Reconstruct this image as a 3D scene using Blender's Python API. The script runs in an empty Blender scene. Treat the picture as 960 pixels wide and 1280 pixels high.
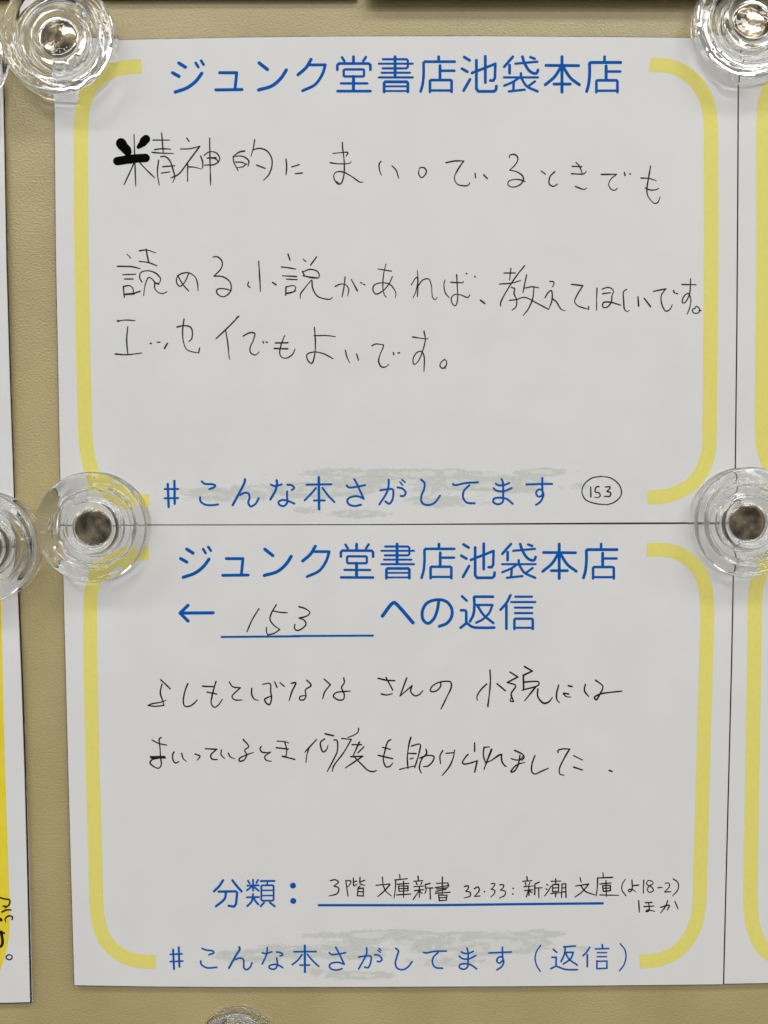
import bpy, bmesh, math, random
from mathutils import Vector, Matrix, noise

S = bpy.context.scene
C = S.collection
random.seed(7)

# ---------------------------------------------------------------- camera
F_PX = 966.0            # focal length in pixels of the 960 x 1280 photograph
DIST = 0.240            # metres from lens to wall
TILT = math.radians(2.2)
cam_d = bpy.data.cameras.new('camera')
cam_d.sensor_fit = 'VERTICAL'
cam_d.sensor_height = 24.0
cam_d.lens = 24.0 * F_PX / 1280.0
cam_d.clip_start = 0.005
cam_d.clip_end = 50.0
cam = bpy.data.objects.new('camera', cam_d)
C.objects.link(cam)
cam.rotation_euler = (math.radians(90) - TILT, 0, 0)
cam.location = (0, -DIST, DIST * math.tan(TILT))
S.camera = cam

# ---------------------------------------------------------------- room light
W = bpy.data.worlds.new('World')
S.world = W
W.use_nodes = True
bg = W.node_tree.nodes['Background']
bg.inputs['Color'].default_value = (1.0, 0.975, 0.94, 1)
bg.inputs['Strength'].default_value = 0.27

def ceiling_lamp(x, y, z, power, rot=0.0, sx=1.2, sy=0.3, col=(1.0, 0.998, 0.985)):
    d = bpy.data.lights.new('ceiling_lamp', 'AREA')
    d.shape = 'RECTANGLE'; d.size = sx; d.size_y = sy
    d.energy = power; d.color = col
    o = bpy.data.objects.new('ceiling_lamp', d)
    C.objects.link(o)
    o.location = (x, y, z); o.rotation_euler = (0, 0, rot)
    return o
LAMP = 12.3
for x, y in ((-1.15, -0.95), (0.75, -0.95), (-2.9, -1.0), (2.5, -1.0), (-0.3, -1.95), (1.5, -1.95), (1.35, -2.9), (-2.0, -2.9), (0.3, -4.3), (-1.6, -4.3), (2.2, -4.3)):  # outer pair of the near row and far row added for whiter magnet highlights
    ceiling_lamp(x, y, 1.55, LAMP)

S.view_settings.view_transform = 'Standard'
S.view_settings.look = 'None'
S.view_settings.exposure = 0.0
S.view_settings.gamma = 1.0
S.view_settings.use_curve_mapping = False
S.render.engine = 'CYCLES'
S.cycles.use_denoising = True
S.cycles.max_bounces = 18
S.cycles.transmission_bounces = 16
S.cycles.glossy_bounces = 8
S.cycles.transparent_max_bounces = 12
S.cycles.caustics_refractive = True
S.cycles.caustics_reflective = True
S.cycles.blur_glossy = 0.0
S.cycles.sample_clamp_indirect = 25.0

# ---------------------------------------------------------------- measuring helpers
CAM = Vector(cam.location)
ROT = cam.rotation_euler.to_matrix()

def at(px, py, h):
    """point on the plane h metres in front of the wall seen at pixel (px, py) of the photograph"""
    d = ROT @ Vector(((px - 480.0) / F_PX, (640.0 - py) / F_PX, -1.0))
    t = (-h - CAM.y) / d.y
    return CAM + d * t

PINS = [(81, 58), (931, 38), (122.5, 658), (926.5, 652), (-14, 682), (-54, 70)]
CARD = 0.0011           # height of a card's printed face over the wall beside a magnet

def lift(px, py):
    """the magnets press the cards down; between them the cards belly out a little"""
    g = 1.0
    for x, y in PINS:
        q = ((px - x) ** 2 + (py - y) ** 2) / (2 * 85.0 ** 2)
        g *= 1.0 - math.exp(-q)
    w = noise.noise(Vector((px * 0.006, py * 0.006, 3.1))) * 0.00018
    return CARD + 0.0006 * g + w * g

# ---------------------------------------------------------------- materials
def mat(name, col, rough=0.6, spec=0.3, metal=0.0):
    m = bpy.data.materials.new(name); m.use_nodes = True
    b = m.node_tree.nodes['Principled BSDF']
    b.inputs['Base Color'].default_value = (*col, 1)
    b.inputs['Roughness'].default_value = rough
    b.inputs['Specular IOR Level'].default_value = spec
    b.inputs['Metallic'].default_value = metal
    return m

def nd(m, kind, **kw):
    n = m.node_tree.nodes.new(kind)
    for k, v in kw.items(): setattr(n, k, v)
    return n

def noise_colour(m, c1, c2, scale, detail=4, lo=0.35, hi=0.65, stretch=(1, 1, 1)):
    L = m.node_tree.links; b = m.node_tree.nodes['Principled BSDF']
    tc = nd(m, 'ShaderNodeTexCoord'); mp = nd(m, 'ShaderNodeMapping')
    mp.inputs['Scale'].default_value = stretch
    n = nd(m, 'ShaderNodeTexNoise'); n.inputs['Scale'].default_value = scale; n.inputs['Detail'].default_value = detail
    r = nd(m, 'ShaderNodeValToRGB')
    r.color_ramp.elements[0].position = lo; r.color_ramp.elements[1].position = hi
    r.color_ramp.elements[0].color = (*c1, 1); r.color_ramp.elements[1].color = (*c2, 1)
    L.new(tc.outputs['Object'], mp.inputs['Vector']); L.new(mp.outputs['Vector'], n.inputs['Vector'])
    L.new(n.outputs['Fac'], r.inputs['Fac']); L.new(r.outputs['Color'], b.inputs['Base Color'])
    return mp

def bump(m, mp, scale, dist, strength=1.0, detail=2, prev=None):
    L = m.node_tree.links; b = m.node_tree.nodes['Principled BSDF']
    n = nd(m, 'ShaderNodeTexNoise'); n.inputs['Scale'].default_value = scale; n.inputs['Detail'].default_value = detail
    bp = nd(m, 'ShaderNodeBump'); bp.inputs['Distance'].default_value = dist; bp.inputs['Strength'].default_value = strength
    L.new(mp.outputs['Vector'], n.inputs['Vector']); L.new(n.outputs['Fac'], bp.inputs['Height'])
    if prev: L.new(prev.outputs['Normal'], bp.inputs['Normal'])
    L.new(bp.outputs['Normal'], b.inputs['Normal'])
    return bp

M_WALL = mat('beige_painted_steel', (.47, .39, .185), 0.42, 0.8)
mp = noise_colour(M_WALL, (.44, .36, .165), (.505, .415, .20), 26, 6)
mp2 = nd(M_WALL, 'ShaderNodeMapping'); mp2.inputs['Scale'].default_value = (0.8, 1, 1.1)
M_WALL.node_tree.links.new(mp.outputs['Vector'], mp2.inputs['Vector'])
p_ = bump(M_WALL, mp2, 1500, 0.0002, 1.0, 2)
bump(M_WALL, mp, 45, 0.0006, 0.6, 2, p_)

M_PAPER = mat('white_card_stock', (.80, .80, .795), 0.55, 0.25)
mp = noise_colour(M_PAPER, (.785, .785, .78), (.81, .81, .805), 60, 6)
p_ = bump(M_PAPER, mp, 2500, 0.00001, 1.0, 3)
bump(M_PAPER, mp, 60, 0.00022, 0.55, 2, p_)

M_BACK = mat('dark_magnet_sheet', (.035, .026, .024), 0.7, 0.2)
M_YEL = mat('yellow_print', (.80, .74, .19), 0.6, 0.2)
mp = noise_colour(M_YEL, (.845, .765, .19), (.87, .79, .215), 600, 4)
M_YEL2 = mat('strong_yellow_print', (.88, .70, .04), 0.6, 0.2)
noise_colour(M_YEL2, (.87, .69, .035), (.90, .75, .055), 250, 4)
M_BLUE = mat('blue_print', (.002, .09, .37), 0.7, 0.06)
noise_colour(M_BLUE, (.001, .10, .43), (.003, .118, .49), 500, 3)
M_INK = mat('black_pen_ink', (.012, .011, .012), 0.6, 0.12)
M_PEN = mat('grey_black_pen_ink', (.026, .025, .027), 0.6, 0.12)
M_MARK = mat('black_marker', (.002, .002, .002), 0.8, 0.03)

# grey-green brushed print, patchy like dry paint
M_BRUSH = mat('grey_green_brush_print', (.75, .775, .725), 0.6, 0.2)
def brush_mask(m):
    L = m.node_tree.links; b = m.node_tree.nodes['Principled BSDF']
    tc = nd(m, 'ShaderNodeTexCoord'); mp = nd(m, 'ShaderNodeMapping')
    mp.inputs['Scale'].default_value = (0.55, 1, 1.3)
    L.new(tc.outputs['Object'], mp.inputs['Vector'])
    n = nd(m, 'ShaderNodeTexNoise'); n.inputs['Scale'].default_value = 170; n.inputs['Detail'].default_value = 8
    n.inputs['Roughness'].default_value = 0.72; n.inputs['Distortion'].default_value = 0.8
    L.new(mp.outputs['Vector'], n.inputs['Vector'])
    at_ = nd(m, 'ShaderNodeAttribute', attribute_name='amount')
    ad = nd(m, 'ShaderNodeMath', operation='ADD'); L.new(n.outputs['Fac'], ad.inputs[0]); L.new(at_.outputs['Fac'], ad.inputs[1])
    mr = nd(m, 'ShaderNodeMapRange'); mr.inputs['From Min'].default_value = 0.84; mr.inputs['From Max'].default_value = 1.08
    L.new(ad.outputs[0], mr.inputs['Value']); L.new(mr.outputs['Result'], b.inputs['Alpha'])
brush_mask(M_BRUSH)

# clear moulded acrylic
M_CLEAR = bpy.data.materials.new('clear_acrylic'); M_CLEAR.use_nodes = True
nt = M_CLEAR.node_tree; nt.nodes.clear()
out = nt.nodes.new('ShaderNodeOutputMaterial'); gl = nt.nodes.new('ShaderNodeBsdfGlass')
gl.inputs['IOR'].default_value = 1.49; gl.inputs['Roughness'].default_value = 0.0
gl.inputs['Color'].default_value = (.998, .998, .998, 1)
tc = nt.nodes.new('ShaderNodeTexCoord'); nz = nt.nodes.new('ShaderNodeTexNoise'); bp = nt.nodes.new('ShaderNodeBump')
nz.inputs['Scale'].default_value = 190; nz.inputs['Detail'].default_value = 2
bp.inputs['Distance'].default_value = 0.0006; bp.inputs['Strength'].default_value = 0.28
nt.links.new(tc.outputs['Object'], nz.inputs['Vector']); nt.links.new(nz.outputs['Fac'], bp.inputs['Height'])
nt.links.new(bp.outputs['Normal'], gl.inputs['Normal']); nt.links.new(gl.outputs['BSDF'], out.inputs['Surface'])

M_MAG = mat('nickel_magnet', (.50, .46, .39), 0.12, 0.5, 1.0)
mp = noise_colour(M_MAG, (.05, .034, .015), (.60, .50, .34), 260, 6, 0.35, 0.65)  # dark brown blotches painted into the nickel imitate the camera holder's reflection
bump(M_MAG, mp, 300, 0.00005, 0.3, 3)
M_SIDE = mat('nickel_magnet_rim', (.72, .70, .66), 0.22, 0.5, 1.0)

# ---------------------------------------------------------------- building helpers
def tag(o, label=None, cat=None, group=None, kind=None):
    if label: o['label'] = label
    if cat: o['category'] = cat
    if group: o['group'] = group
    if kind: o['kind'] = kind
    return o

def mesh_obj(name, verts, faces, m, parent=None, smooth=False):
    me = bpy.data.meshes.new(name); me.from_pydata([tuple(v) for v in verts], [], faces)
    me.materials.append(m); me.update()
    if smooth: me.polygons.foreach_set('use_smooth', [True] * len(me.polygons))
    o = bpy.data.objects.new(name, me); C.objects.link(o)
    if parent is not None:
        o.parent = parent
        o.matrix_parent_inverse = Matrix.Translation(-parent.location)
    return o

def root(name, loc):
    o = bpy.data.objects.new(name, None); C.objects.link(o); o.location = loc
    o.empty_display_size = 0.01
    return o

def lin(poly, t):
    """walk a list of (x, y) by the fraction t"""
    n = len(poly) - 1
    k = min(int(t * n), n - 1); f = t * n - k
    a, b = poly[k], poly[k + 1]
    return (a[0] + (b[0] - a[0]) * f, a[1] + (b[1] - a[1]) * f)

def resample(poly, n):
    d = [0]
    for a, b in zip(poly, poly[1:]): d.append(d[-1] + math.hypot(b[0] - a[0], b[1] - a[1]))
    out = []; k = 0
    for i in range(n + 1):
        s = d[-1] * i / n
        while k < len(d) - 2 and d[k + 1] < s: k += 1
        f = (s - d[k]) / max(1e-9, d[k + 1] - d[k])
        out.append((poly[k][0] + (poly[k + 1][0] - poly[k][0]) * f, poly[k][1] + (poly[k + 1][1] - poly[k][1]) * f))
    return out

def sheet(name, top, bottom, left, right, h_of, thick, m, parent, nu=90, nv=66, grow=0.0, rough=0.0, zoff=0.0):
    """a real sheet of card: face, back and rim, its four edges measured along the photograph (Coons patch)"""
    T, B, Lf, Rt = resample(top, nu), resample(bottom, nu), resample(left, nv), resample(right, nv)
    def jig(k, a): return noise.noise(Vector((k * 0.9, a, 5.0))) * rough
    pts = []
    for j in range(nv + 1):
        v = j / nv
        for i in range(nu + 1):
            u = i / nu
            x = (1 - v) * T[i][0] + v * B[i][0] + (1 - u) * Lf[j][0] + u * Rt[j][0] - ((1 - u) * (1 - v) * T[0][0] + u * (1 - v) * T[-1][0] + (1 - u) * v * B[0][0] + u * v * B[-1][0])
            y = (1 - v) * T[i][1] + v * B[i][1] + (1 - u) * Lf[j][1] + u * Rt[j][1] - ((1 - u) * (1 - v) * T[0][1] + u * (1 - v) * T[-1][1] + (1 - u) * v * B[0][1] + u * v * B[-1][1])
            if i == 0: x -= grow + jig(j, 1)
            if i == nu: x += grow + jig(j, 2)
            if j == 0: y -= grow + jig(i, 3)
            if j == nv: y += grow + jig(i, 4)
            pts.append((x, y))
    V = [at(x, y, h_of(x, y) + zoff) for x, y in pts]
    N = len(V)
    V += [v + Vector((0, thick, 0)) for v in V]
    Fc = []
    W_ = nu + 1
    for j in range(nv):
        for i in range(nu):
            a = j * W_ + i
            Fc.append((a, a + W_, a + W_ + 1, a + 1))
            Fc.append((N + a, N + a + 1, N + a + W_ + 1, N + a + W_))
    ring = [i for i in range(W_)] + [j * W_ + nu for j in range(1, nv + 1)] + [nv * W_ + i for i in range(nu - 1, -1, -1)] + [j * W_ for j in range(nv - 1, 0, -1)]
    for a, b in zip(ring, ring[1:] + ring[:1]): Fc.append((a, b, N + b, N + a))
    return mesh_obj(name, V, Fc, m, parent)

def catmull(P, step=1.2):
    if len(P) == 2:
        n = max(2, int(math.hypot(P[1][0] - P[0][0], P[1][1] - P[0][1]) / 2.5))
        return [(P[0][0] + (P[1][0] - P[0][0]) * i / n, P[0][1] + (P[1][1] - P[0][1]) * i / n) for i in range(n + 1)]
    closed = P[0] == P[-1]
    Q = ([P[-2]] + P + [P[1]]) if closed else ([(2 * P[0][0] - P[1][0], 2 * P[0][1] - P[1][1])] + P + [(2 * P[-1][0] - P[-2][0], 2 * P[-1][1] - P[-2][1])])
    out = []
    for k in range(1, len(Q) - 2):
        p0, p1, p2, p3 = Q[k - 1:k + 3]
        t0 = 0.0
        t1 = t0 + max(1e-4, math.dist(p0, p1)) ** .5; t2 = t1 + max(1e-4, math.dist(p1, p2)) ** .5; t3 = t2 + max(1e-4, math.dist(p2, p3)) ** .5
        n = max(2, int(math.dist(p1, p2) / step))
        for i in range(n):
            t = t1 + (t2 - t1) * i / n
            def L(a, b, ta, tb): return ((tb - t) / (tb - ta) * a[0] + (t - ta) / (tb - ta) * b[0], (tb - t) / (tb - ta) * a[1] + (t - ta) / (tb - ta) * b[1])
            A1, A2, A3 = L(p0, p1, t0, t1), L(p1, p2, t1, t2), L(p2, p3, t2, t3)
            B1, B2 = L(A1, A2, t0, t2), L(A2, A3, t1, t3)
            out.append(L(B1, B2, t1, t2))
    out.append(P[-1])
    return out

class Ink:
    """collects pen or print strokes and links them as one mesh lying on a card"""
    def __init__(s, base, crest=0.00003): s.V = []; s.F = []; s.base = base; s.crest = crest; s.k = 0
    def stroke(s, pts, w, cap='round', hand=0.0):
        s.k += 1
        P = catmull(pts); r = w / 2 * (1.06 if hand else (1.22 if cap == 'round' else 1.0))
        sec = []                                   # x, y, nx, ny, half width
        n = len(P)
        def nrm(i):
            a, b = P[max(0, i - 1)], P[min(n - 1, i + 1)]
            dx, dy = b[0] - a[0], b[1] - a[1]; l = math.hypot(dx, dy) or 1
            return dx / l, dy / l
        for i in range(n):
            dx, dy = nrm(i)
            ww = r
            if hand:
                ww *= 1 + hand * noise.noise(Vector((P[i][0] * .09 + s.k * 7, P[i][1] * .09, 0.5)))
                ww *= 1 - 0.30 * max(0, 1 - (n - 1 - i) / 5) if n > 8 else 1
            sec.append((P[i][0], P[i][1], -dy, dx, ww))
        if cap == 'round':
            for end in (0, 1):
                x, y, nx, ny, ww = sec[0] if end == 0 else sec[-1]
                dx, dy = (-ny, nx) if end == 0 else (ny, -nx)
                add = []
                for q in (0.4, 0.75, 0.95, 1.0):
                    add.append((x + dx * ww * q, y + dy * ww * q, nx, ny, ww * math.sqrt(max(0.0, 1 - q * q)) + 0.02))
                sec = add[::-1] + sec if end == 0 else sec + add
        b = len(s.V)
        for x, y, nx, ny, ww in sec:
            for o, h in ((-ww, 0), (0, s.crest), (ww, 0)):
                X, Y = x + nx * o, y + ny * o
                s.V.append(at(X, Y, lift(X, Y) + s.base + h))
        for i in range(len(sec) - 1):
            a = b + 3 * i
            s.F += [(a, a + 1, a + 4, a + 3), (a + 1, a + 2, a + 5, a + 4)]
    def build(s, name, m, parent):
        me_o = mesh_obj(name, s.V, s.F, m, parent)
        bm = bmesh.new(); bm.from_mesh(me_o.data)
        for f in bm.faces:
            if f.normal.y > 0: f.normal_flip()
        bm.to_mesh(me_o.data); bm.free()
        return me_o

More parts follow.
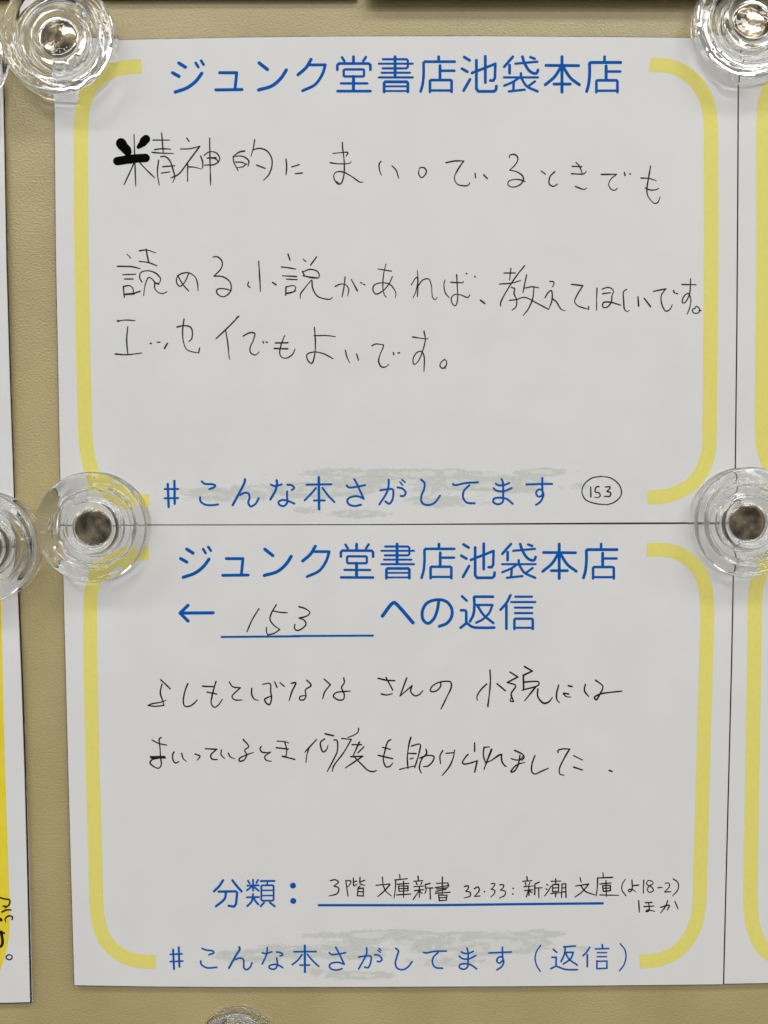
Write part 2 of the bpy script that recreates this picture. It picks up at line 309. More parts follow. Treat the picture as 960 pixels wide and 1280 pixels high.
# ---------------------------------------------------------------- the measured pen and print strokes
STROKES = '''@T1 205 60 6 21
112,113 160,143;65,186 112,212;w17 238,112 257,142;w17 278,95 297,124;283,190 240,247 175,297 85,330
w19 417,185 545,185! 533,305;w19 389,314 585,311
714,112 775,160;917,165 880,222 812,282 710,314
@T1 365 60 6 20
143,85 105,147 45,200;w18 120,126 250,126! 228,195 175,272 80,320
w16 375,70 393,98;w18 461,65 461,108;w16 554,68 534,98;w17 340,162 340,128! 352,116! 575,116! 588,128! 588,162;w15 395,160! 533,160! 540,166! 540,207! 533,213! 395,213! 388,207! 388,166! 395,160;461,213 461,320;w15 368,265 565,265;w17 342,323 588,323
w19 773,65 773,216;w14 682,84 858,84! 869,94! 869,142! 858,152! 680,152;w13 652,117 905,117;w13 672,185 885,185;w14 652,220 905,220;w18 691,328 691,262! 700,253! 860,253! 869,262! 869,328;w12 700,287 862,287;w12 700,322 862,322
@T1 525 60 6 18
140,65 140,98;w17 5,325 20,270 27,200 27,112! 36,102! 260,102
150,132 150,232;w16 160,170 258,170;w17 75,328 75,246! 84,240! 228,240! 237,246! 237,328;w15 82,318 230,318
w18 332,68 372,92;315,155 355,177;375,235 328,318;w17 390,187 565,118! 562,225! 550,244! 527,243;423,92 423,305! 438,325! 555,325! 570,312! 573,285;490,62 490,258
w17 697,65 632,140;672,128 672,188;768,65 785,115 820,170 855,190 875,188 885,165;w15 715,117 880,102;w16 828,68 860,80;w16 757,190 757,215;w14 630,220 885,220;w15 745,222 695,255 632,282;w16 703,258 700,320;w15 667,325 785,312;w16 760,225 800,285 882,325;w15 862,250 815,285
@T1 640 60 6 19
375,65 375,330;w18 255,130 500,132;368,140 320,215 250,275;383,140 440,225 505,275;w18 315,270 437,270
w17 694,65 694,105;560,325 574,275 582,200 582,116! 591,108! 815,108;706,135 706,238;w16 715,176 812,176;w17 633,330 633,250! 642,242! 782,242! 791,250! 791,330;w15 640,320 785,320
@B2 215 670 6 20
308,576 62,578;120,520 60,578! 120,637
w13 372,757 700,754 960,752
@B2 365 670 6 13
0,750 607,747
@B2 365 670 6 22
678,600 745,512 765,499 785,512 907,650
@B2 525 670 6 19
142,480 128,560 100,625 60,655 25,630 17,570 50,505 125,478 195,490 238,545 235,610 200,655 145,677
w16 315,452 350,485;w17 410,455 548,455;w17 405,460 408,520 400,590 375,640;w15 420,517 543,517! 520,575 470,625 422,650;w16 432,525 480,595 550,652;w17 308,557 338,557! 347,568! 347,650;w17 305,688 350,652! 395,682 470,688 557,687
w17 678,445 650,500 605,552;w17 648,520 648,695;w14 715,455 840,455;w14 685,495 865,495;w14 712,537 842,537;w14 712,578 842,578;w16 708,697 708,628! 716,620! 838,620! 846,628! 846,697;w14 715,688 840,688
@B1 195 580 6 15
88,150 95,322;138,127 140,298;w13 65,188 165,187;w13 65,257 165,255
w13 343,130 365,148 425,152 446,162 435,175 400,188;w13 331,250 333,278 365,303 415,309 465,303
667,115 665,135 620,225 575,308;w13 632,232 665,215 692,220 702,250 692,290 710,318 745,300 770,257
905,122 907,150 895,200 858,265;w13 862,155 890,165 942,153
@B1 345 580 6 13
85,155 120,160 137,180 118,195;83,205 83,250 85,285 60,315 25,305 18,285 45,270 85,275 138,297
w16 321,100 323,338;230,155 415,152;300,180 270,215 215,272;348,178 390,235 438,285;285,273 365,273
587,113 605,145 630,200 658,260! 620,243 570,245 535,268 545,300 590,315 638,305;530,160 545,175 620,168 668,158
845,118 845,160 830,215 775,303;783,197 830,190 875,190 880,230 870,275 848,298 820,280
@B1 495 580 6 13
w10 30,135 50,157;w10 45,117 68,137;12,175 50,185 73,215 60,238 35,240
188,117 213,140 210,190 190,240 195,290 240,308 290,290 330,237
427,150 440,158 520,143 615,137;550,160 510,200 503,250 530,288 590,295
792,112 802,140 803,250 800,285 765,302 730,285 735,260 775,252 830,262 875,298;748,148 770,160 810,158 850,142;732,182 755,200 810,203 868,180
@B1 630 580 6 13
168,153 270,150 360,149;287,103 289,200 296,230 275,280 240,306;w12 289,197 262,190 240,215 255,243 280,240 292,212
@B2 200 1165 6 13
98,133 105,278;140,115 146,260;w11 77,168 165,164;w11 77,222 170,218
w11 315,123 345,135 395,142 405,155 368,170;w11 305,218 308,240 350,268 425,265
595,113 598,128 570,175 517,270;w11 568,205 600,195 625,205 628,240 630,270 650,283 675,265 690,232
w11 805,118 800,165 767,240;w11 767,155 790,162 838,148;w11 875,150 905,155 922,170 900,180;w11 875,195 880,250 860,278 820,270 820,255 850,243 885,247 920,267
@B2 350 1165 6 11
w14 186,102 187,300;105,148 270,147;165,170 135,210 92,245;205,168 245,215 290,257;150,248 222,248
418,115 435,145 482,242! 440,228 385,235 370,255 385,278 430,285 465,275;370,155 385,168 440,165 493,155
650,120 650,160 590,277;590,188 640,180 680,182 682,220 660,268 635,262;710,170 740,175 765,205 750,222 730,220;w9 735,138 752,152;w9 742,122 758,137
868,122 888,140 875,190 865,240 880,272 920,283 960,262 990,222
@B2 500 1165 6 11
177,153 195,157 260,145 347,143;285,155 250,190 243,230 265,265 320,272
502,120 510,150 510,235 508,260 480,280 445,265 450,245 490,238 530,245 575,277;460,150 485,160 520,158 550,145;445,182 470,200 515,202 568,177
668,157 750,153 835,150;768,115 770,190 778,225 760,262 727,284;770,187 745,187 725,212 745,235 768,215
@B2 640 1165 6 11
w9 215,100 185,145 173,195 185,250 212,295;w11 310,130 335,152;300,190 332,190! 330,255! 292,275;330,255 400,280 490,283;388,112 475,105;400,115 393,165 368,222;408,153 460,152! 440,200 385,240;405,165 430,205 490,248
582,115 560,150 533,178;565,170 565,260;677,95 680,120;w10 625,127 725,124;w9 640,155 710,155;w9 640,185 710,185;w10 637,215 637,275;w10 637,220 712,218! 712,272! 637,275;w9 812,88 845,130 855,185 840,245 807,290
@B2 255 1080 6 15
143,122 115,165 75,205;213,122 250,170 282,205;110,207 238,205! 249,215! 240,300! 225,320! 185,313;165,207 155,260 90,317
w12 330,125 342,145;w12 405,120 393,142;w12 368,118 368,200;w12 325,162 410,160;w12 365,165 322,197;w12 370,168 410,200;w12 368,225 365,245;w12 322,250 412,248;w13 367,250 355,285 325,315;w13 372,255 395,290 408,302;w13 425,128 528,127;w10 478,130 472,155;w12 437,160! 515,159! 522,166! 522,268! 515,275! 437,275! 430,268! 430,166! 437,160;w10 435,198 518,197;w10 435,237 518,236;w13 450,290 425,317;w13 495,290 530,317
w37 667,162 667.5,162;w37 669,277 669.5,277
@B2 400 1080 6 15
-8,309 400,309 900,308 1500,301 2120,295
@N1 630 580 6 8
735,92 660,105 600,155 585,210 610,265 680,295 775,305! 830,285 875,240 880,195 855,145 800,105 735,92
w10 650,175 652,245;w10 712,168 690,175 685,210 712,215 722,240 700,252 680,248;w10 762,172 797,172 785,195 770,205 800,215 795,240 752,242
@H2 400 1080 6 9.0
78,125 115,118 138,135 105,165! 140,180 130,220 67,240
193,122 210,240;193,125 232,128 215,165 203,172;250,105 255,165 278,150;252,135 275,128;300,100 302,148 335,160;335,122 300,135;285,185 280,238! 325,240! 325,180! 285,185;285,208 322,208;300,165 285,180
468,98 472,155;420,160 520,150;525,153 490,195 432,245;475,165 495,205 535,240
597,80 600,105;560,120 655,110;568,120 565,190 555,255;580,152 665,145;590,165 592,205! 660,200! 660,165! 590,165;595,185 658,183;627,130 627,250;575,232 680,225
735,92 737,120;705,130 770,125;722,140 728,155;765,138 755,155;705,170 780,165;710,200 775,192;745,170 745,250;740,205 700,265;750,205 765,220;825,145 790,155! 795,200 785,222;790,180 845,180;825,182 828,262
@H2 550 1080 6 9.0
18,98 18,225;-25,145 60,142! 62,170;-35,178 68,160;-22,188 55,178;-30,205 45,190;-35,220 75,212;-10,232 -5,275! 48,272! 52,235! -10,232;-5,253 48,252
183,168 212,165 208,190 192,203! 228,215 225,240 180,255;258,185 285,172 295,195 260,242! 300,240;w11 332,207 334,207;385,148 412,148 395,180 383,188! 412,200 405,225 380,248;448,155 478,158 475,175 455,195! 490,205 485,235 445,255;w11 548,183 550,183;w11 545,225 547,225
652,95 655,120;620,130 690,125;640,142 645,158;675,138 668,155;630,170 700,165;635,200 695,192;665,165 668,235;665,195 648,245;672,200 690,215;745,135 712,150! 710,230;712,180 765,178;740,180 742,252
800,152 810,160;795,185 803,192;835,165 810,205 785,240;835,130 905,128;868,110 868,150;845,155 890,152! 890,205! 845,208! 845,155;850,180 888,178;832,222 905,215;868,205 868,245;915,150 912,248;915,150 943,148! 945,250;918,180 942,178;918,210 942,208
@H2 700 1080 6 9.0
150,102 158,135;118,165 215,150;212,155 170,205 112,248;155,160 190,205 262,232
322,65 325,95;282,105 395,100;282,105 280,170 272,240;300,150 385,142;320,163 325,205! 378,200! 378,160! 320,163;325,182 378,180;345,125 348,245;300,232 440,235
490,115 468,150 465,195 495,238;540,120 540,190 525,210 512,195 540,190 570,210;542,163 590,158;628,122 625,218;690,130 660,125 650,150 690,175 700,200 670,212 655,190 670,165 700,145 690,130;735,178 765,175;790,145 815,142 822,165 785,210! 830,208;850,112 885,140 885,190 845,240
590,275 592,300 595,360;640,290 690,288;632,320 705,315;665,290 668,350 645,358 655,345 710,355;755,325 820,310 805,345;808,275 790,320 755,368;862,280 885,335
@H2 215 670 6 10.1
652,545 600,630 562,718;782,515 745,580 735,625 765,670 808,700! 770,728 718,742! 708,715 710,685;760,562 810,572 865,575
@H2 365 670 6 10.1
52,530 100,545 135,575 110,600 52,615! 90,630 105,660 75,695 35,708 18,690 22,662
@M1 135 160 6 44
w66 98,114 108,130;w60 105,128 140,165;w50 125,150 148,178;w30 140,190 142,184;w54 70,248 170,232 200,228;w54 160,236 210,228 282,224;w34 60,240 120,232;w54 284,84 270,96;w50 285,80 262,110;w36 270,100 242,130;w24 255,118 228,142
@H1 135 160 6 9
195,50 198,150 208,437;195,262 160,340 120,425;240,262 290,315 350,373
402,35 415,190;338,90 460,90;350,162 400,155 470,158;330,182 400,188 490,190;380,240 370,330 384,428;395,215 425,212 460,240 490,320 500,370 485,408;410,290 500,282;400,338 465,328
590,75 608,100;545,157 610,155 688,137! 600,255 530,345 470,375;597,265 597,400;605,290 655,295 700,308;695,210 710,255 710,300;720,205 760,178 810,185 838,225 828,258;762,75 765,250 770,428;745,225 800,228 825,250 800,272 722,278;745,225 810,222
@H1 285 160 6 9
125,172 85,180 40,212! 110,212 155,245 150,290;40,212 42,250 75,318;55,255 110,258 130,272 110,290 68,297;130,272 140,270;200,88 190,150 172,212;190,162 235,152 290,170 325,220 330,280 305,350 265,393;215,278 278,302
435,232 440,290 435,350;478,292 535,273;505,342 557,337
@H1 405 160 6 9
137,108 140,150 152,260 148,360 130,412 112,422 80,390 74,350 100,327 150,332 210,365 270,405 290,405;w12 95,405 115,420;68,190 180,185 165,210;48,260 110,268 200,260 202,247
428,250 415,265 415,310 430,353;510,283 540,315 560,375
718,300 730,295 755,300 768,325 755,355 730,372 710,342 714,305
@H1 545 160 6 9
75,260 140,247 208,247! 165,310 138,375 160,420 210,433 240,430 255,410;w11 293,340 297,373;w11 358,352 385,378
550,222 555,203 595,200 615,230 590,280 553,315! 610,330 650,360 655,390 630,425 575,443 540,425 545,400 590,385 640,390 668,402
790,322 820,345;890,328 855,365 850,420 880,437 912,420
@H1 680 160 6 9
240,258 265,285 290,350;212,287 283,290;205,342 280,345 305,340 317,322;237,438 265,450 300,460 318,452
430,348 545,347! 500,385 485,425 510,463 535,465 550,452;w11 603,335 608,355;w10 640,343 650,345
800,285 785,370 772,460 780,510 830,565 855,555 870,517;728,375 790,378 842,395;760,450 800,465 840,462 860,452
@H1 140 305 6 9
112,75 140,105;42,167 150,170 210,185;80,230 178,226;95,262 158,262;85,320 92,400;85,318 130,312 155,330 160,370;w13 90,378 165,372;160,370 210,355
205,50 265,45 328,67;255,38 275,140;205,130 270,138 338,163;225,285 208,255 215,215 270,200 330,220 365,265 345,302;w11 350,300 320,290;237,385 248,310 275,250 300,262 320,290 320,330 350,365 385,370 412,357
492,235 530,300 575,352;578,215 545,285 510,317 485,290 490,245 520,222 580,217 625,250 642,300 645,350
757,97 790,95 825,130 820,180 765,240! 830,245 885,285 892,345 860,385 825,395 785,365 790,340 840,335 895,348
@H1 290 305 6 9
200,130 207,240 213,355;125,285 118,310 135,325;305,288 330,305
420,75 435,120;370,172 420,177 478,188;380,238 485,243;408,263 488,267
405,320 402,385;405,322 460,312 478,325 465,355;w12 408,370 450,362 478,350
535,115 553,130;635,95 590,157;528,205 545,240;530,210 585,190 640,205 655,235 648,255;w11 535,238 590,250 645,255;595,270 550,325 512,380 513,408;600,275 605,330 640,390 700,412 740,412 752,400
775,317 815,300 855,307 875,340 868,390;848,247 840,320 825,398;895,265 940,350
@H1 440 305 6 8
65,290 75,293;85,302 98,306;255,150 238,220 232,330 245,385 258,398;195,187 295,203;303,245 270,310 225,355 180,375 158,350 165,310 210,292 280,300 320,345 330,375 325,402
490,200 495,260 490,395;445,305 485,248 492,262 480,350 458,403;492,320 530,270 575,262 595,310 605,400 622,417 640,398
698,270 690,300 700,365 730,403;740,287 835,287 835,280;785,230 790,330 790,430 775,463 755,450 745,405 770,378 820,383 870,400 885,380;w10 857,221 861,223;w10 920,242 924,246
@H1 585 315 6 9
w12 95,362 125,385
270,157 355,157;322,122 312,210;235,240 330,232 395,213;425,103 370,170 300,275 245,380 245,405;325,265 350,275 345,310 365,360 360,410 332,435;312,362 360,357 425,340 520,385 605,430;440,172 425,240 412,305;430,270 480,260 530,268;495,262 485,350 450,430 415,475
615,220 640,222 645,240 632,262;578,342 600,305 625,288 632,320 628,370 605,428;632,350 660,370 700,430 728,440
775,242 862,252! 820,320 800,370 820,400 905,430! 905,408
@H1 730 315 6 9
98,270 95,350 95,438;135,278 180,265 215,280 222,300;140,312 200,305;222,300 210,330 205,375 170,415 142,412 145,380 190,375 275,398
320,280 298,295 298,370 305,430 325,447 340,437
405,335 410,405;452,347 500,410
520,295 615,275! 580,325 585,395 615,443 645,430 662,395;w10 672,290 678,305;w10 692,310 702,313
735,243 840,245;800,200 790,320 755,380 738,380 745,340 780,310 800,345 795,410 775,465;835,420 815,430 820,455 860,455 865,425 840,405 835,420;865,440 875,438
@H1 140 385 6 9
w12 42,97 50,97;45,97 100,90 172,94;118,140 110,240 118,345;25,345 110,350 225,337
w11 288,265 294,266;340,257 362,255;w11 415,265 393,303
540,83 530,160 535,250 560,310 610,330 650,335! 657,300;488,142 540,132 590,145 603,185 595,235 575,252
w12 935,75 950,62;945,68 870,145 780,230;852,165 868,260 880,375 885,385
@H1 285 385 6 9
113,210 165,185 200,190 190,240 165,300 170,335 205,352 235,328;w10 262,250 266,262;w10 285,255 295,257
425,207 400,270 388,340 405,370 440,375 485,345 502,308;355,262 450,260;w11 348,303 448,306
648,145 655,250 650,350 628,415 600,395 592,350 640,330 710,340 788,380;645,207 750,207 805,215
880,317 890,360 912,410
@H1 425 385 6 9
125,345 138,390;240,283 265,270 325,275! 325,290 300,350 290,400 310,440 340,442 367,420;w10 400,335 404,350;w9 435,337 447,335
630,175 640,235 620,320 585,400 555,423 548,385 575,335 610,325 630,360 630,475;545,217 610,227 645,232 660,227
785,385 760,405 750,435 770,452 795,435 797,395 780,385;785,440 790,452
@H2 180 830 6 10.1
125,118 165,155 197,187;135,150 122,215 140,275 150,310! 90,317 30,312! 60,298 120,288 165,272
328,148 305,210 295,285 305,315 340,317 375,295 400,268
440,167 525,170;472,210 545,225;540,130 510,240 505,300 530,325 560,305 587,265
640,135 665,170 722,178! 660,245 680,268 735,270
808,182 808,230 830,265 857,272;890,152 945,147 950,200 955,270 940,305 915,290 905,265 930,250 960,240
@H2 325 830 6 10.1
110,135 128,175;150,140 182,167;235,145 268,140 240,205 218,275;350,120 383,160 340,195 345,240 325,270 297,265 300,245 340,235
480,112 528,155! 485,210 470,260;628,103 632,140 612,175 632,230 625,265 590,270 550,240 570,215 620,207 680,203
@H2 465 830 6 10.1
w11 45,107 110,122;110,122 170,125;w10 105,100 155,195;70,225 110,232 152,223
260,105 240,160 210,240! 300,163! 290,205 320,238 350,232 382,200
515,138 515,165 485,200 440,205 445,175 490,142 545,130 590,135 595,170 560,250 517,338
w10 860,150 815,195 787,245 790,272;885,45 888,130 870,320;w11 868,300 870,320
@H2 590 830 4.8 9.0
150,118 200,160
228,48 275,78! 212,110! 262,130 235,180 250,225! 230,222 240,190
315,15 362,42! 308,68! 310,155;310,108 400,108 400,125 300,157;380,140 315,222;395,150 395,195 430,235 460,228 483,200
520,128 508,175 510,215 525,232;578,130 600,135;550,175 580,180;548,178 565,195 592,198
680,122 675,160 700,195;742,97 785,135 765,185 745,215 735,200 770,180 830,170 900,163
@H2 180 910 6 10.1
60,90 110,115 170,128;128,72 115,80 120,150 125,230 130,270 115,300 95,300 45,262 60,238 120,225;48,215 155,215;52,225 160,225
225,180 215,200 218,240 235,262 262,252;282,190 295,230 318,250
382,195 420,212 398,242;460,155 545,160! 500,205 510,232 550,237;580,165 578,200 605,228;632,190 650,218 680,230
745,87 785,140 755,165 770,200 750,240 715,248 715,230 760,205 820,183
880,137 870,155 885,180 920,185 950,180! 905,215 915,240 955,250
@H2 325 910 6 10.1
130,98 190,103 215,112;122,148 212,158;185,105 200,160 195,215! 168,212;168,212 260,235
425,85 370,145 335,182;368,145 350,210 345,258;485,82 455,105 455,140 475,180 500,160 510,128;488,43 552,58;555,90 575,90 580,170 550,240 505,325
740,0 735,30 700,55 660,70;612,78 685,85! 630,180 550,290 543,325;690,125 762,125;745,105 720,160 695,215;780,140 735,185;680,215 770,212! 640,300;705,215 760,270 810,318 845,327 873,320
@H2 470 910 6 10.1
110,88 90,100 65,180 55,240 75,290 100,290 125,265;48,145 108,160;w10 18,205 125,230
262,70 250,110 235,220 240,305;265,135 330,122 325,180 290,298;245,190 300,192;255,232 280,225;178,310 240,295 290,285
375,160 380,190 345,230 325,300 340,337;330,225 390,205 435,215 425,250 390,285 355,290
500,170 480,210 485,268;525,190 580,185;590,165 580,220 550,290 497,355
740,112 740,175;690,198 670,220 648,262 660,270 710,262 760,245! 740,330
810,145 850,142;810,145 805,200 825,270! 870,160;865,160 810,310;825,262 870,240 935,200 945,250 965,285
@H2 620 910 6 10.1
0,220 42,197 40,230 55,270 78,290;140,167 205,205 185,235;205,205 212,218 195,240;115,230 150,240 195,238;180,205 165,280 135,325 112,330 125,305 160,275 218,257
292,207 270,270 270,330 290,345 340,325 392,302
465,182 465,168 500,157 552,158! 510,230 475,310 480,345 510,355;w10 583,207 648,240;w10 583,293 648,315;w13 850,318 870,326'''

def parse():
    groups = {}
    key = None
    for line in STROKES.strip().splitlines():
        if line.startswith('@'):
            g, x0, y0, sc, w = line[1:].split()
            x0, y0, sc, w = float(x0), float(y0), float(sc), float(w)
            key = g; row = groups.setdefault(g, [])
            continue
        for st in line.split(';'):
            ww = w
            tk = st.split()
            if tk[0].startswith('w'): ww = float(tk[0][1:]); tk = tk[1:]
            cur = []
            for t in tk:
                sharp = t.endswith('!')
                a, b = t.rstrip('!').split(',')
                p = (x0 + float(a) / sc, y0 + float(b) / sc)
                cur.append(p)
                if sharp and len(cur) > 1:
                    row.append((cur, ww / sc)); cur = [p]
            if len(cur) > 1: row.append((cur, ww / sc))
    return groups
G = parse()

def pw(x, ks):
    for (a, b), (c, d) in zip(ks, ks[1:]):
        if x <= c or (c, d) == ks[-1]: return b + (d - b) * (x - a) / (c - a)

def title_two(p):
    """the lower card repeats the upper card's heading a little smaller"""
    x, y = p
    X = pw(x, [(215.8, 225.8), (493.8, 496.3), (606.7, 604.7), (775.8, 771.2)])
    Y = 680.0 + (y - 70.8) * 0.973 + pw(x, [(215.8, -1.4), (330, -1.1), (440, 0.0), (780, 0.0)])
    return X, Y

# ---------------------------------------------------------------- wall
V = []; Fc = []
for x in (-0.6, 0.6):
    for z in (-0.6, 0.6): V.append((x, 0, z))
V += [(x, 0.02, z) for x, y, z in V]
Fc = [(0, 2, 3, 1), (4, 5, 7, 6), (0, 1, 5, 4), (2, 6, 7, 3), (0, 4, 6, 2), (1, 3, 7, 5)]
wall = mesh_obj('wall', V, Fc, M_WALL)
tag(wall, kind='structure')

# ---------------------------------------------------------------- cards
def card(name, label, group, top, bottom, left, right, borders, yellow=M_YEL, nu=90, nv=66, grow=0.55):
    mid = (sum(p[0] for p in top + bottom) / len(top + bottom), sum(p[1] for p in top + bottom) / len(top + bottom))
    r = root(name, at(mid[0], mid[1], 0))
    tag(r, label, 'card', group)
    sheet('paper', top, bottom, left, right, lift, 0.00028, M_PAPER, r, nu, nv)
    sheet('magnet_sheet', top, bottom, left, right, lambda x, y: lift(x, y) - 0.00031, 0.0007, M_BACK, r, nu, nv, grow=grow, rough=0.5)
    for pts, w in borders:
        k = Ink(0.00003, 0.00002); k.stroke(pts, w, cap='flat'); k.build('yellow_border', yellow, r)
    return r

A_top = [(67.5, 51.5), (190, 49), (300, 46.8), (430, 45.4), (600, 45.2), (760, 46.2), (922.0, 47.8)]
A_bot = [(76.8, 655.3), (200, 655.6), (450, 655.2), (600, 654.2), (760, 653.2), (917.2, 652.6)]
A_left = [(67.5, 51.5), (68, 122), (70, 320), (72.6, 450), (75, 580), (76.8, 655.3)]
A_right = [(922, 47.8), (922, 110), (921.3, 250), (920.3, 400), (918.6, 560), (917.2, 652.6)]
upper_card = card('request_card', 'upper central white card asking for readable novels, one heavy black marker blot in its handwriting',
    'white bookshop question and answer cards', A_top, A_bot, A_left, A_right,
    [([(177, 83), (156, 84.5), (134, 91.5), (116, 106), (105.5, 128), (101.5, 160), (101.2, 240), (102.2, 340), (103.8, 430), (105.7, 510), (107.5, 555), (112, 580), (122, 602), (143, 619), (165, 626), (186, 627)], 17.8),
     ([(812.5, 81), (835, 82.5), (855, 90), (872, 105), (883, 125), (888, 150), (888.8, 200), (889, 320), (888, 450), (887, 530), (886, 562), (879, 586), (866, 604), (843, 617), (825, 621), (809.5, 621.3)], 17.8)])

B_top = [(77.6, 657.0), (200, 656.9), (450, 656.5), (600, 656.0), (760, 655.5), (916.6, 655.0)]
B_bot = [(93, 1231.5), (200, 1233.2), (290, 1233.7), (450, 1233.6), (650, 1232.8), (860, 1230.8), (903.6, 1230.3)]
B_left = [(77.6, 657.0), (79.6, 740), (81.2, 800), (84.6, 930), (88, 1060), (93, 1231.5)]
B_right = [(916.6, 655.0), (915.6, 730), (913.6, 830), (910.6, 950), (907, 1090), (903.6, 1230.3)]
lower_card = card('reply_card', 'lower central white card with the handwritten reply numbered 153 above two blue ruled lines',
    'white bookshop question and answer cards', B_top, B_bot, B_left, B_right,
    [([(186, 691), (160, 693), (138, 702), (122, 718), (114.5, 738), (112.8, 775), (114.0, 880), (116.4, 980), (119, 1065), (121, 1135), (124.5, 1158), (131, 1174), (142, 1187), (158, 1197), (175, 1201.5), (194.5, 1202.5)], 17.4),
     ([(808.5, 687.5), (835, 688), (856, 696), (872, 711), (881, 731), (884, 758), (882.5, 830), (880, 920), (877.5, 1020), (875.5, 1085), (873.5, 1135), (868.5, 1158), (858, 1177), (842, 1192), (822, 1200), (799.8, 1202)], 17.4)])

C_left = [(x + 1.9, y) for x, y in A_right]
right_upper = card('request_card', 'cropped white card at the right frame edge, above the right hand middle magnet',
    'white bookshop question and answer cards', [(923.9, 47.8), (1000, 48.5), (1100, 50)], [(919.1, 652.6), (1000, 652), (1100, 651)],
    C_left, [(1100, 50), (1098, 350), (1100, 651)],
    [([(1040, 80), (1010, 80.5), (985, 88), (967, 104), (957, 125), (954.8, 150), (954.5, 300), (953.4, 450), (952.6, 530), (955, 562), (966, 588), (988, 608), (1010, 618), (1040, 620)], 18)], nu=24)
D_left = [(x + 1.9, y - 0.6) for x, y in B_right]
right_lower = card('reply_card', 'cropped white card at the right frame edge, below the right hand middle magnet',
    'white bookshop question and answer cards', [(918.5, 655.4), (1000, 655), (1100, 654)], [(905.5, 1229.6), (1000, 1228), (1090, 1226)],
    D_left, [(1100, 654), (1095, 940), (1090, 1226)],
    [([(1040, 686), (1000, 687), (976, 694), (958, 706), (947, 727), (943.8, 755), (943.3, 800), (941.5, 900), (939.6, 1020), (938.6, 1085), (939, 1140), (943, 1163), (953, 1184), (970, 1197), (1000, 1203), (1040, 1204)], 17.8)], nu=24)

E_right = [(3, 80), (3.8, 122), (8.4, 330), (13, 480), (17.5, 640), (18, 655)]
left_upper = card('request_card', 'narrow strip of white card at the left frame edge, above the half hidden middle magnet',
    'white bookshop question and answer cards', [(-160, 84), (-80, 81), (3, 78)], [(-150, 684), (-60, 683), (18.4, 682)],
    [(-160, 84), (-155, 400), (-150, 684)], [(3, 78), (3.8, 122), (7.6, 330), (12, 480), (16.2, 600), (18.4, 682)], [], nu=24)
F_right = [(19.4, 684), (21.8, 740), (26.3, 850), (30.0, 960), (33.2, 1080), (37.3, 1252.6)]
left_lower = card('poster_card', 'white card with a broad strong yellow border at the lower left frame edge',
    'white bookshop question and answer cards', [(-150, 686), (-60, 685), (19.4, 684)], [(-140, 1257), (-50, 1255), (37.3, 1252.6)],
    [(-150, 686), (-145, 970), (-140, 1257)], F_right,
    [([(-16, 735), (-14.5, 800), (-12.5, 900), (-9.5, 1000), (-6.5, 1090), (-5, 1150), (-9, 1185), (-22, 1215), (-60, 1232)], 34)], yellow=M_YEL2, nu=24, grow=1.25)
# a second white sheet shows past the dark one along this card's right side
sheet('under_sheet', [(-150, 690), (-60, 690), (18, 688)], [(-140, 1254), (-50, 1254), (37.3, 1252)], [(-150, 690), (-145, 970), (-140, 1254)],
      [(18, 688), (22.4, 740), (28.1, 850), (32.2, 960), (36.3, 1080), (40.4, 1252)], lambda x, y: 0.00045, 0.00028, M_PAPER, left_lower, 24, 66)

# cards of the row above: only their bottom edges come into view
def hang(x, y): return 0.0032 if x > 455 else 0.0016
def upper_row(label, x0, x1, y0, y1, h):
    r = root('hanging_card', at((x0 + x1) / 2, y0 - 60, 0))
    tag(r, label, 'card', 'white bookshop question and answer cards')
    top = [(x0, y0 - 120), ((x0 + x1) / 2, y0 - 120), (x1, y0 - 120)]
    bot = [(x0, y0), ((x0 + x1) / 2, (y0 + y1) / 2 - .4), (x1, y1)]
    lf = [(x0, y0 - 120), (x0, y0 - 60), (x0, y0)]; rt = [(x1, y1 - 120), (x1, y1 - 60), (x1, y1)]
    sheet('paper', top, bot, lf, rt, lambda x, y: h, 0.00028, M_PAPER, r, 12, 12)
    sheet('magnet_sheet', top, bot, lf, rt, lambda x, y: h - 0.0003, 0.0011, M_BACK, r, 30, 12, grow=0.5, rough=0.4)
    return r
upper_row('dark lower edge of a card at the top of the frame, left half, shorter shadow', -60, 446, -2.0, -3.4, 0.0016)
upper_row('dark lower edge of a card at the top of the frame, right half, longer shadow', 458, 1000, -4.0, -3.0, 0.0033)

# ---------------------------------------------------------------- print and handwriting
def write(key, parent, name, m, base, hand=0.0, fn=None):
    k = Ink(base)
    for pts, w in G[key]:
        if fn: pts = [fn(p) for p in pts]; w *= 0.97
        if key == 'M1': w *= 0.97
        k.stroke(pts, w, hand=hand)
    return k.build(name, m, parent)

def split(key, parent, rows, m, base, hand):
    """one part per written line"""
    for name, y0, y1, x0, x1 in rows:
        k = Ink(base)
        for pts, w in G[key]:
            cx = sum(p[0] for p in pts) / len(pts); cy = sum(p[1] for p in pts) / len(pts)
            if y0 <= cy < y1 and x0 <= cx < x1: k.stroke(pts, w, hand=hand)
        if k.V: k.build(name, m, parent)

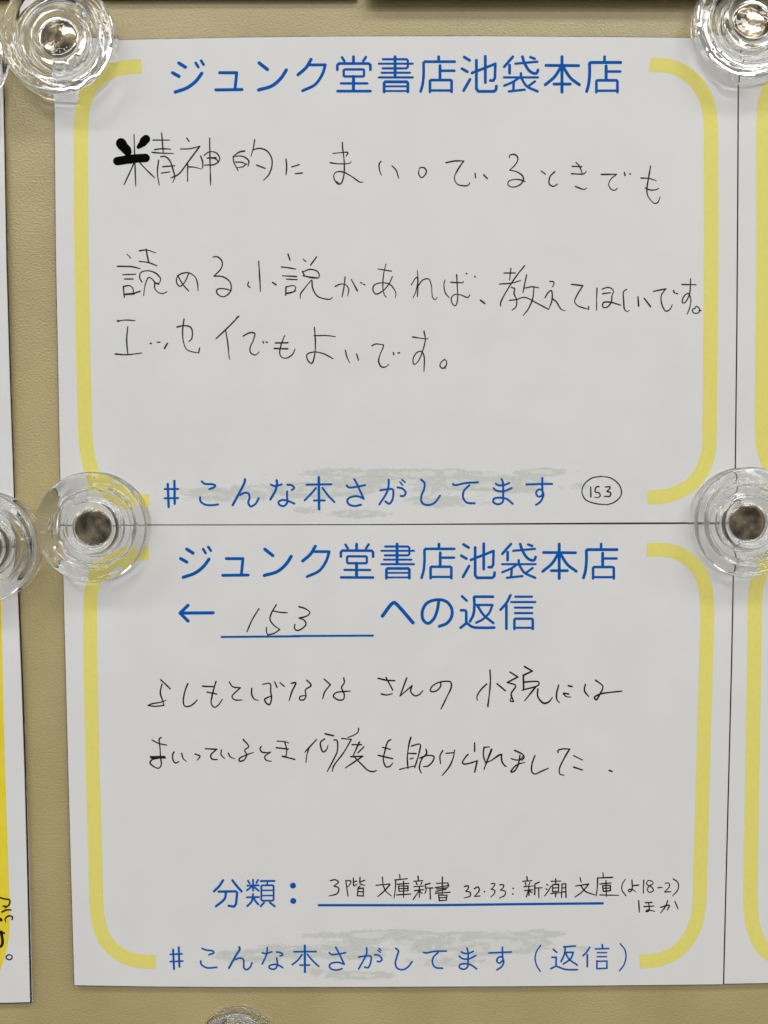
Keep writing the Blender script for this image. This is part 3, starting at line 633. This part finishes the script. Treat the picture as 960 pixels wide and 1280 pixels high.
def brush(parent, dx, dy, sx):
    """patchy grey-green brushwork printed behind the hashtag line"""
    blobs = [(500, 592, 150, 8, 1.0), (400, 612, 130, 13, .85), (300, 618, 80, 14, .8), (600, 605, 110, 17, .95), (440, 642, 60, 8, .85),
             (680, 590, 60, 8, .8), (720, 608, 50, 10, .6), (240, 625, 30, 10, .55), (560, 625, 90, 12, .7), (390, 638, 30, 9, .7), (450, 600, 90, 14, .7)]
    nu, nv = 150, 24
    V, A, Fc = [], [], []
    for j in range(nv + 1):
        for i in range(nu + 1):
            x = 195 + 590 * i / nu; y = 578 + 74 * j / nv
            a = 0
            for bx, by, rx, ry, s in blobs:
                a = max(a, s * math.exp(-(((x - bx) / rx) ** 2 + ((y - by) / ry) ** 2) * 0.9))
            if i in (0, nu) or j in (0, nv): a = 0
            X = 195 + (x - 195) * sx + dx; Y = y + dy
            V.append(at(X, Y, lift(X, Y) + 0.000015)); A.append(min(1.0, a * 1.25) * 0.56)
    for j in range(nv):
        for i in range(nu):
            a = j * (nu + 1) + i; Fc.append((a, a + nu + 1, a + nu + 2, a + 1))
    o = mesh_obj('brush_print', V, Fc, M_BRUSH, parent)
    at_ = o.data.attributes.new('amount', 'FLOAT', 'POINT'); at_.data.foreach_set('value', A)
    return o
brush(upper_card, 0, 0, 1.0)
brush(lower_card, 12, 577, 0.97)

write('T1', upper_card, 'heading_print', M_BLUE, 0.00004)
write('B1', upper_card, 'hashtag_print', M_BLUE, 0.00004)
split('H1', upper_card, [('handwritten_line', 150, 275, 0, 960), ('handwritten_line', 275, 398, 130, 960)], M_PEN, 0.00005, 0.4)
write('M1', upper_card, 'marker_blot', M_MARK, 0.00007)
write('N1', upper_card, 'circled_number', M_INK, 0.00005, 0.25)
split('H1', upper_card, [('handwritten_line', 398, 520, 130, 960)], M_PEN, 0.00005, 0.4)

write('T1', lower_card, 'heading_print', M_BLUE, 0.00004, fn=title_two)
split('B2', lower_card, [('arrow_print', 700, 788, 0, 275), ('reply_heading_print', 700, 788, 275, 960), ('ruled_line', 788, 800, 0, 960), ('class_heading_print', 1080, 1136, 0, 390),
                         ('ruled_line', 1125, 1136, 390, 960), ('hashtag_print', 1140, 1250, 0, 960)], M_BLUE, 0.00004, 0.0)
split('H2', lower_card, [('handwritten_number', 700, 800, 0, 960), ('handwritten_line', 820, 905, 0, 960), ('handwritten_line', 905, 985, 0, 960),
                         ('handwritten_line', 1080, 1128, 0, 960), ('handwritten_line', 1128, 1150, 0, 960)], M_INK, 0.00005, 0.31)

k = Ink(0.00006)
for pts, w in (([(-3, 1121), (5.6, 1123.7), (12, 1125), (11.2, 1131), (6.2, 1135)], 1.5), ([(3.7, 1132.7), (9.4, 1133)], 1.3),
               ([(2.5, 1140), (8, 1137.5), (13.7, 1137.5)], 1.6), ([(15, 1149.4), (15.6, 1146.2), (11.9, 1144.8), (7.5, 1147), (6.2, 1150), (7.5, 1152.5)], 1.5),
               ([(0.2, 1149), (1.2, 1150)], 3.0), ([(-3, 1166), (5, 1166.3)], 2.0), ([(1.5, 1165), (2.6, 1172), (3.2, 1177), (2, 1182), (-2, 1184.5)], 3.0),
               ([(11.2, 1193.5), (7.5, 1195.6), (8.7, 1198.7), (12.5, 1199.6), (15.2, 1197), (14.4, 1194.4), (11.2, 1193.5)], 1.3)):
    k.stroke(pts, w * 1.3, hand=0.2)
k.build('printed_writing', M_INK, left_lower)

# ---------------------------------------------------------------- clear magnets
PROFILE = [(0, 5.15), (6.9, 5.2), (7.3, 6.65), (8.1, 6.75), (8.5, 4.7), (8.9, 4.35), (11.8, 4.3), (12.4, 6.5), (12.9, 6.9), (14.9, 7.0), (16.2, 6.7),
           (16.8, 6.0), (16.8, 5.2), (16.3, 4.8), (13.7, 4.5), (12.9, 4.0), (12.8, 2.7), (13.5, 2.2), (16.2, 1.95), (16.8, 1.5), (16.8, .6), (16.45, .1), (15.9, .05),
           (12.3, .05), (11.8, 1.4), (8.8, 1.45), (8.4, .05), (6.9, 0.06), (6.75, 0.25), (6.75, 3.15), (6.5, 3.35), (0, 3.4)]

def smooth_profile(P):
    out = []
    for a, b in zip(P, P[1:]):
        for q in (0.12, .88): out.append((a[0] + (b[0] - a[0]) * q, a[1] + (b[1] - a[1]) * q))
    out.append(P[-1]); out[0] = P[0]
    res = [out[0]]
    for a, b, c in zip(out, out[1:], out[2:]): res.append(((a[0] + 2 * b[0] + c[0]) / 4, (a[1] + 2 * b[1] + c[1]) / 4))
    res.append(out[-1])
    return res
PROF = smooth_profile(PROFILE)

def body_mesh(seed, parent, loc, scale):
    """moulded spool of clear plastic: wide rims front and back, a groove with moulding ribs, a pocket for the magnet"""
    rnd = random.Random(seed)
    N = 128
    ribs = [rnd.uniform(0, 6.28) for _ in range(3)]
    bm = bmesh.new(); rings = []
    for r, h in PROF:
        if r < 1e-6:
            rings.append([bm.verts.new((0, -h, 0))]); continue
        row = []
        for i in range(N):
            a = 2 * math.pi * i / N
            hh, rr = h, r
            if 8.3 < r < 12.7 and h > 4.0:
                for q in ribs:
                    d = (a - q + math.pi) % (2 * math.pi) - math.pi
                    hh += (6.5 - h) * 0.85 * math.exp(-(d / 0.2) ** 6)
            if h > 4.4:
                hh += 0.06 * noise.noise(Vector((math.cos(a) * r * .22 + seed, math.sin(a) * r * .22, 1.0)))
            if 13.0 <= r < 14.5 and 2.4 < h < 4.4:
                rr -= 0.5 * (0.5 + 0.5 * math.sin(a * 3 + seed))
            row.append(bm.verts.new((rr * math.cos(a), -hh, rr * math.sin(a))))
        rings.append(row)
    for A, B in zip(rings, rings[1:]):
        for i in range(N):
            j = (i + 1) % N
            if len(A) == 1: bm.faces.new((A[0], B[i], B[j]))
            elif len(B) == 1: bm.faces.new((A[i], B[0], A[j]))
            else: bm.faces.new((A[i], B[i], B[j], A[j]))
    bmesh.ops.recalc_face_normals(bm, faces=bm.faces)
    for _ in range(4):                            # trapped air bubbles, facing inwards
        a = rnd.uniform(0, 6.28); rr = rnd.uniform(9.5, 15.0)
        hh = 2.3 if rr < 12.8 else 5.8
        ret = bmesh.ops.create_icosphere(bm, subdivisions=2, radius=rnd.uniform(.22, .45), matrix=Matrix.Translation((rr * math.cos(a), -hh, rr * math.sin(a))))
        fs = {f for v in ret['verts'] for f in v.link_faces}
        for f in fs: f.normal_flip()
    bmesh.ops.scale(bm, vec=(.001, .001, .001), verts=bm.verts)
    me = bpy.data.meshes.new('clear_body'); bm.to_mesh(me); bm.free()
    me.materials.append(M_CLEAR); me.polygons.foreach_set('use_smooth', [True] * len(me.polygons))
    me.set_sharp_from_angle(angle=math.radians(50))
    o = bpy.data.objects.new('clear_body', me); C.objects.link(o); o.parent = parent
    return o

def magnet_mesh():
    prof = [(0, 3.0), (5.85, 3.0), (6.25, 2.88), (6.42, 2.6), (6.45, 2.2), (6.45, .5), (6.3, .15), (0, .12)]
    N = 64; V = []; Fc = []; mi = []
    for r, h in prof:
        V += [(r * math.cos(2 * math.pi * i / N) * .001, -h * .001, r * math.sin(2 * math.pi * i / N) * .001) for i in range(N)] if r > 0 else [(0, -h * .001, 0)]
    idx = []; k = 0
    for r, h in prof:
        n = N if r > 0 else 1; idx.append(list(range(k, k + n))); k += n
    for s, (A, B) in enumerate(zip(idx, idx[1:])):
        for i in range(N):
            j = (i + 1) % N
            if len(A) == 1: Fc.append((A[0], B[j], B[i]))
            elif len(B) == 1: Fc.append((A[i], A[j], B[0]))
            else: Fc.append((A[i], A[j], B[j], B[i]))
            mi.append(1 if 1 <= s <= 5 else 0)
    me = bpy.data.meshes.new('steel_disc'); me.from_pydata(V, [], Fc)
    me.materials.append(M_MAG); me.materials.append(M_SIDE); me.polygons.foreach_set('material_index', mi)
    bm = bmesh.new(); bm.from_mesh(me); bmesh.ops.recalc_face_normals(bm, faces=bm.faces); bm.to_mesh(me); bm.free()
    return me
MAG = magnet_mesh()

def clear_magnet(px, py, seed, label, scale=1.0, h=CARD, spin=0.0, tip=(0, 0)):
    t = root('clear_magnet', at(px, py, h + 0.00006))
    t.rotation_euler = (0, 0, 0)
    tag(t, label, 'magnet', 'clear round plastic magnets')
    t.scale = (scale,) * 3
    body_mesh(seed, t, None, scale)
    m = bpy.data.objects.new('steel_disc', MAG); C.objects.link(m); m.parent = t
    m.rotation_euler = (tip[0], spin, tip[1])
    return t
clear_magnet(81, 58, 1, 'clear round magnet over the top left corner of the upper central card', spin=.4, tip=(0.0, 0.004))
clear_magnet(931, 38, 2, 'clear round magnet over the top right corner of the upper central card', spin=1.9, tip=(0.0, 0.0))
clear_magnet(122.5, 658, 3, 'fully visible clear magnet on the left end of the seam between central cards', spin=2.6)
clear_magnet(926.5, 652, 4, 'clear round magnet over the right end of the seam between the two central cards', spin=4.1)
clear_magnet(-11.5, 682, 5, 'half visible clear round magnet at the left frame edge, halfway down', spin=5.2)
clear_magnet(-55, 71, 6, 'sliver of a clear round magnet in the top left corner of the frame', spin=0.9)
clear_magnet(297.5, 1302.5, 7, 'small clear magnet at the bottom frame edge below the lower central card', scale=0.72, h=0.00005, spin=3.3)
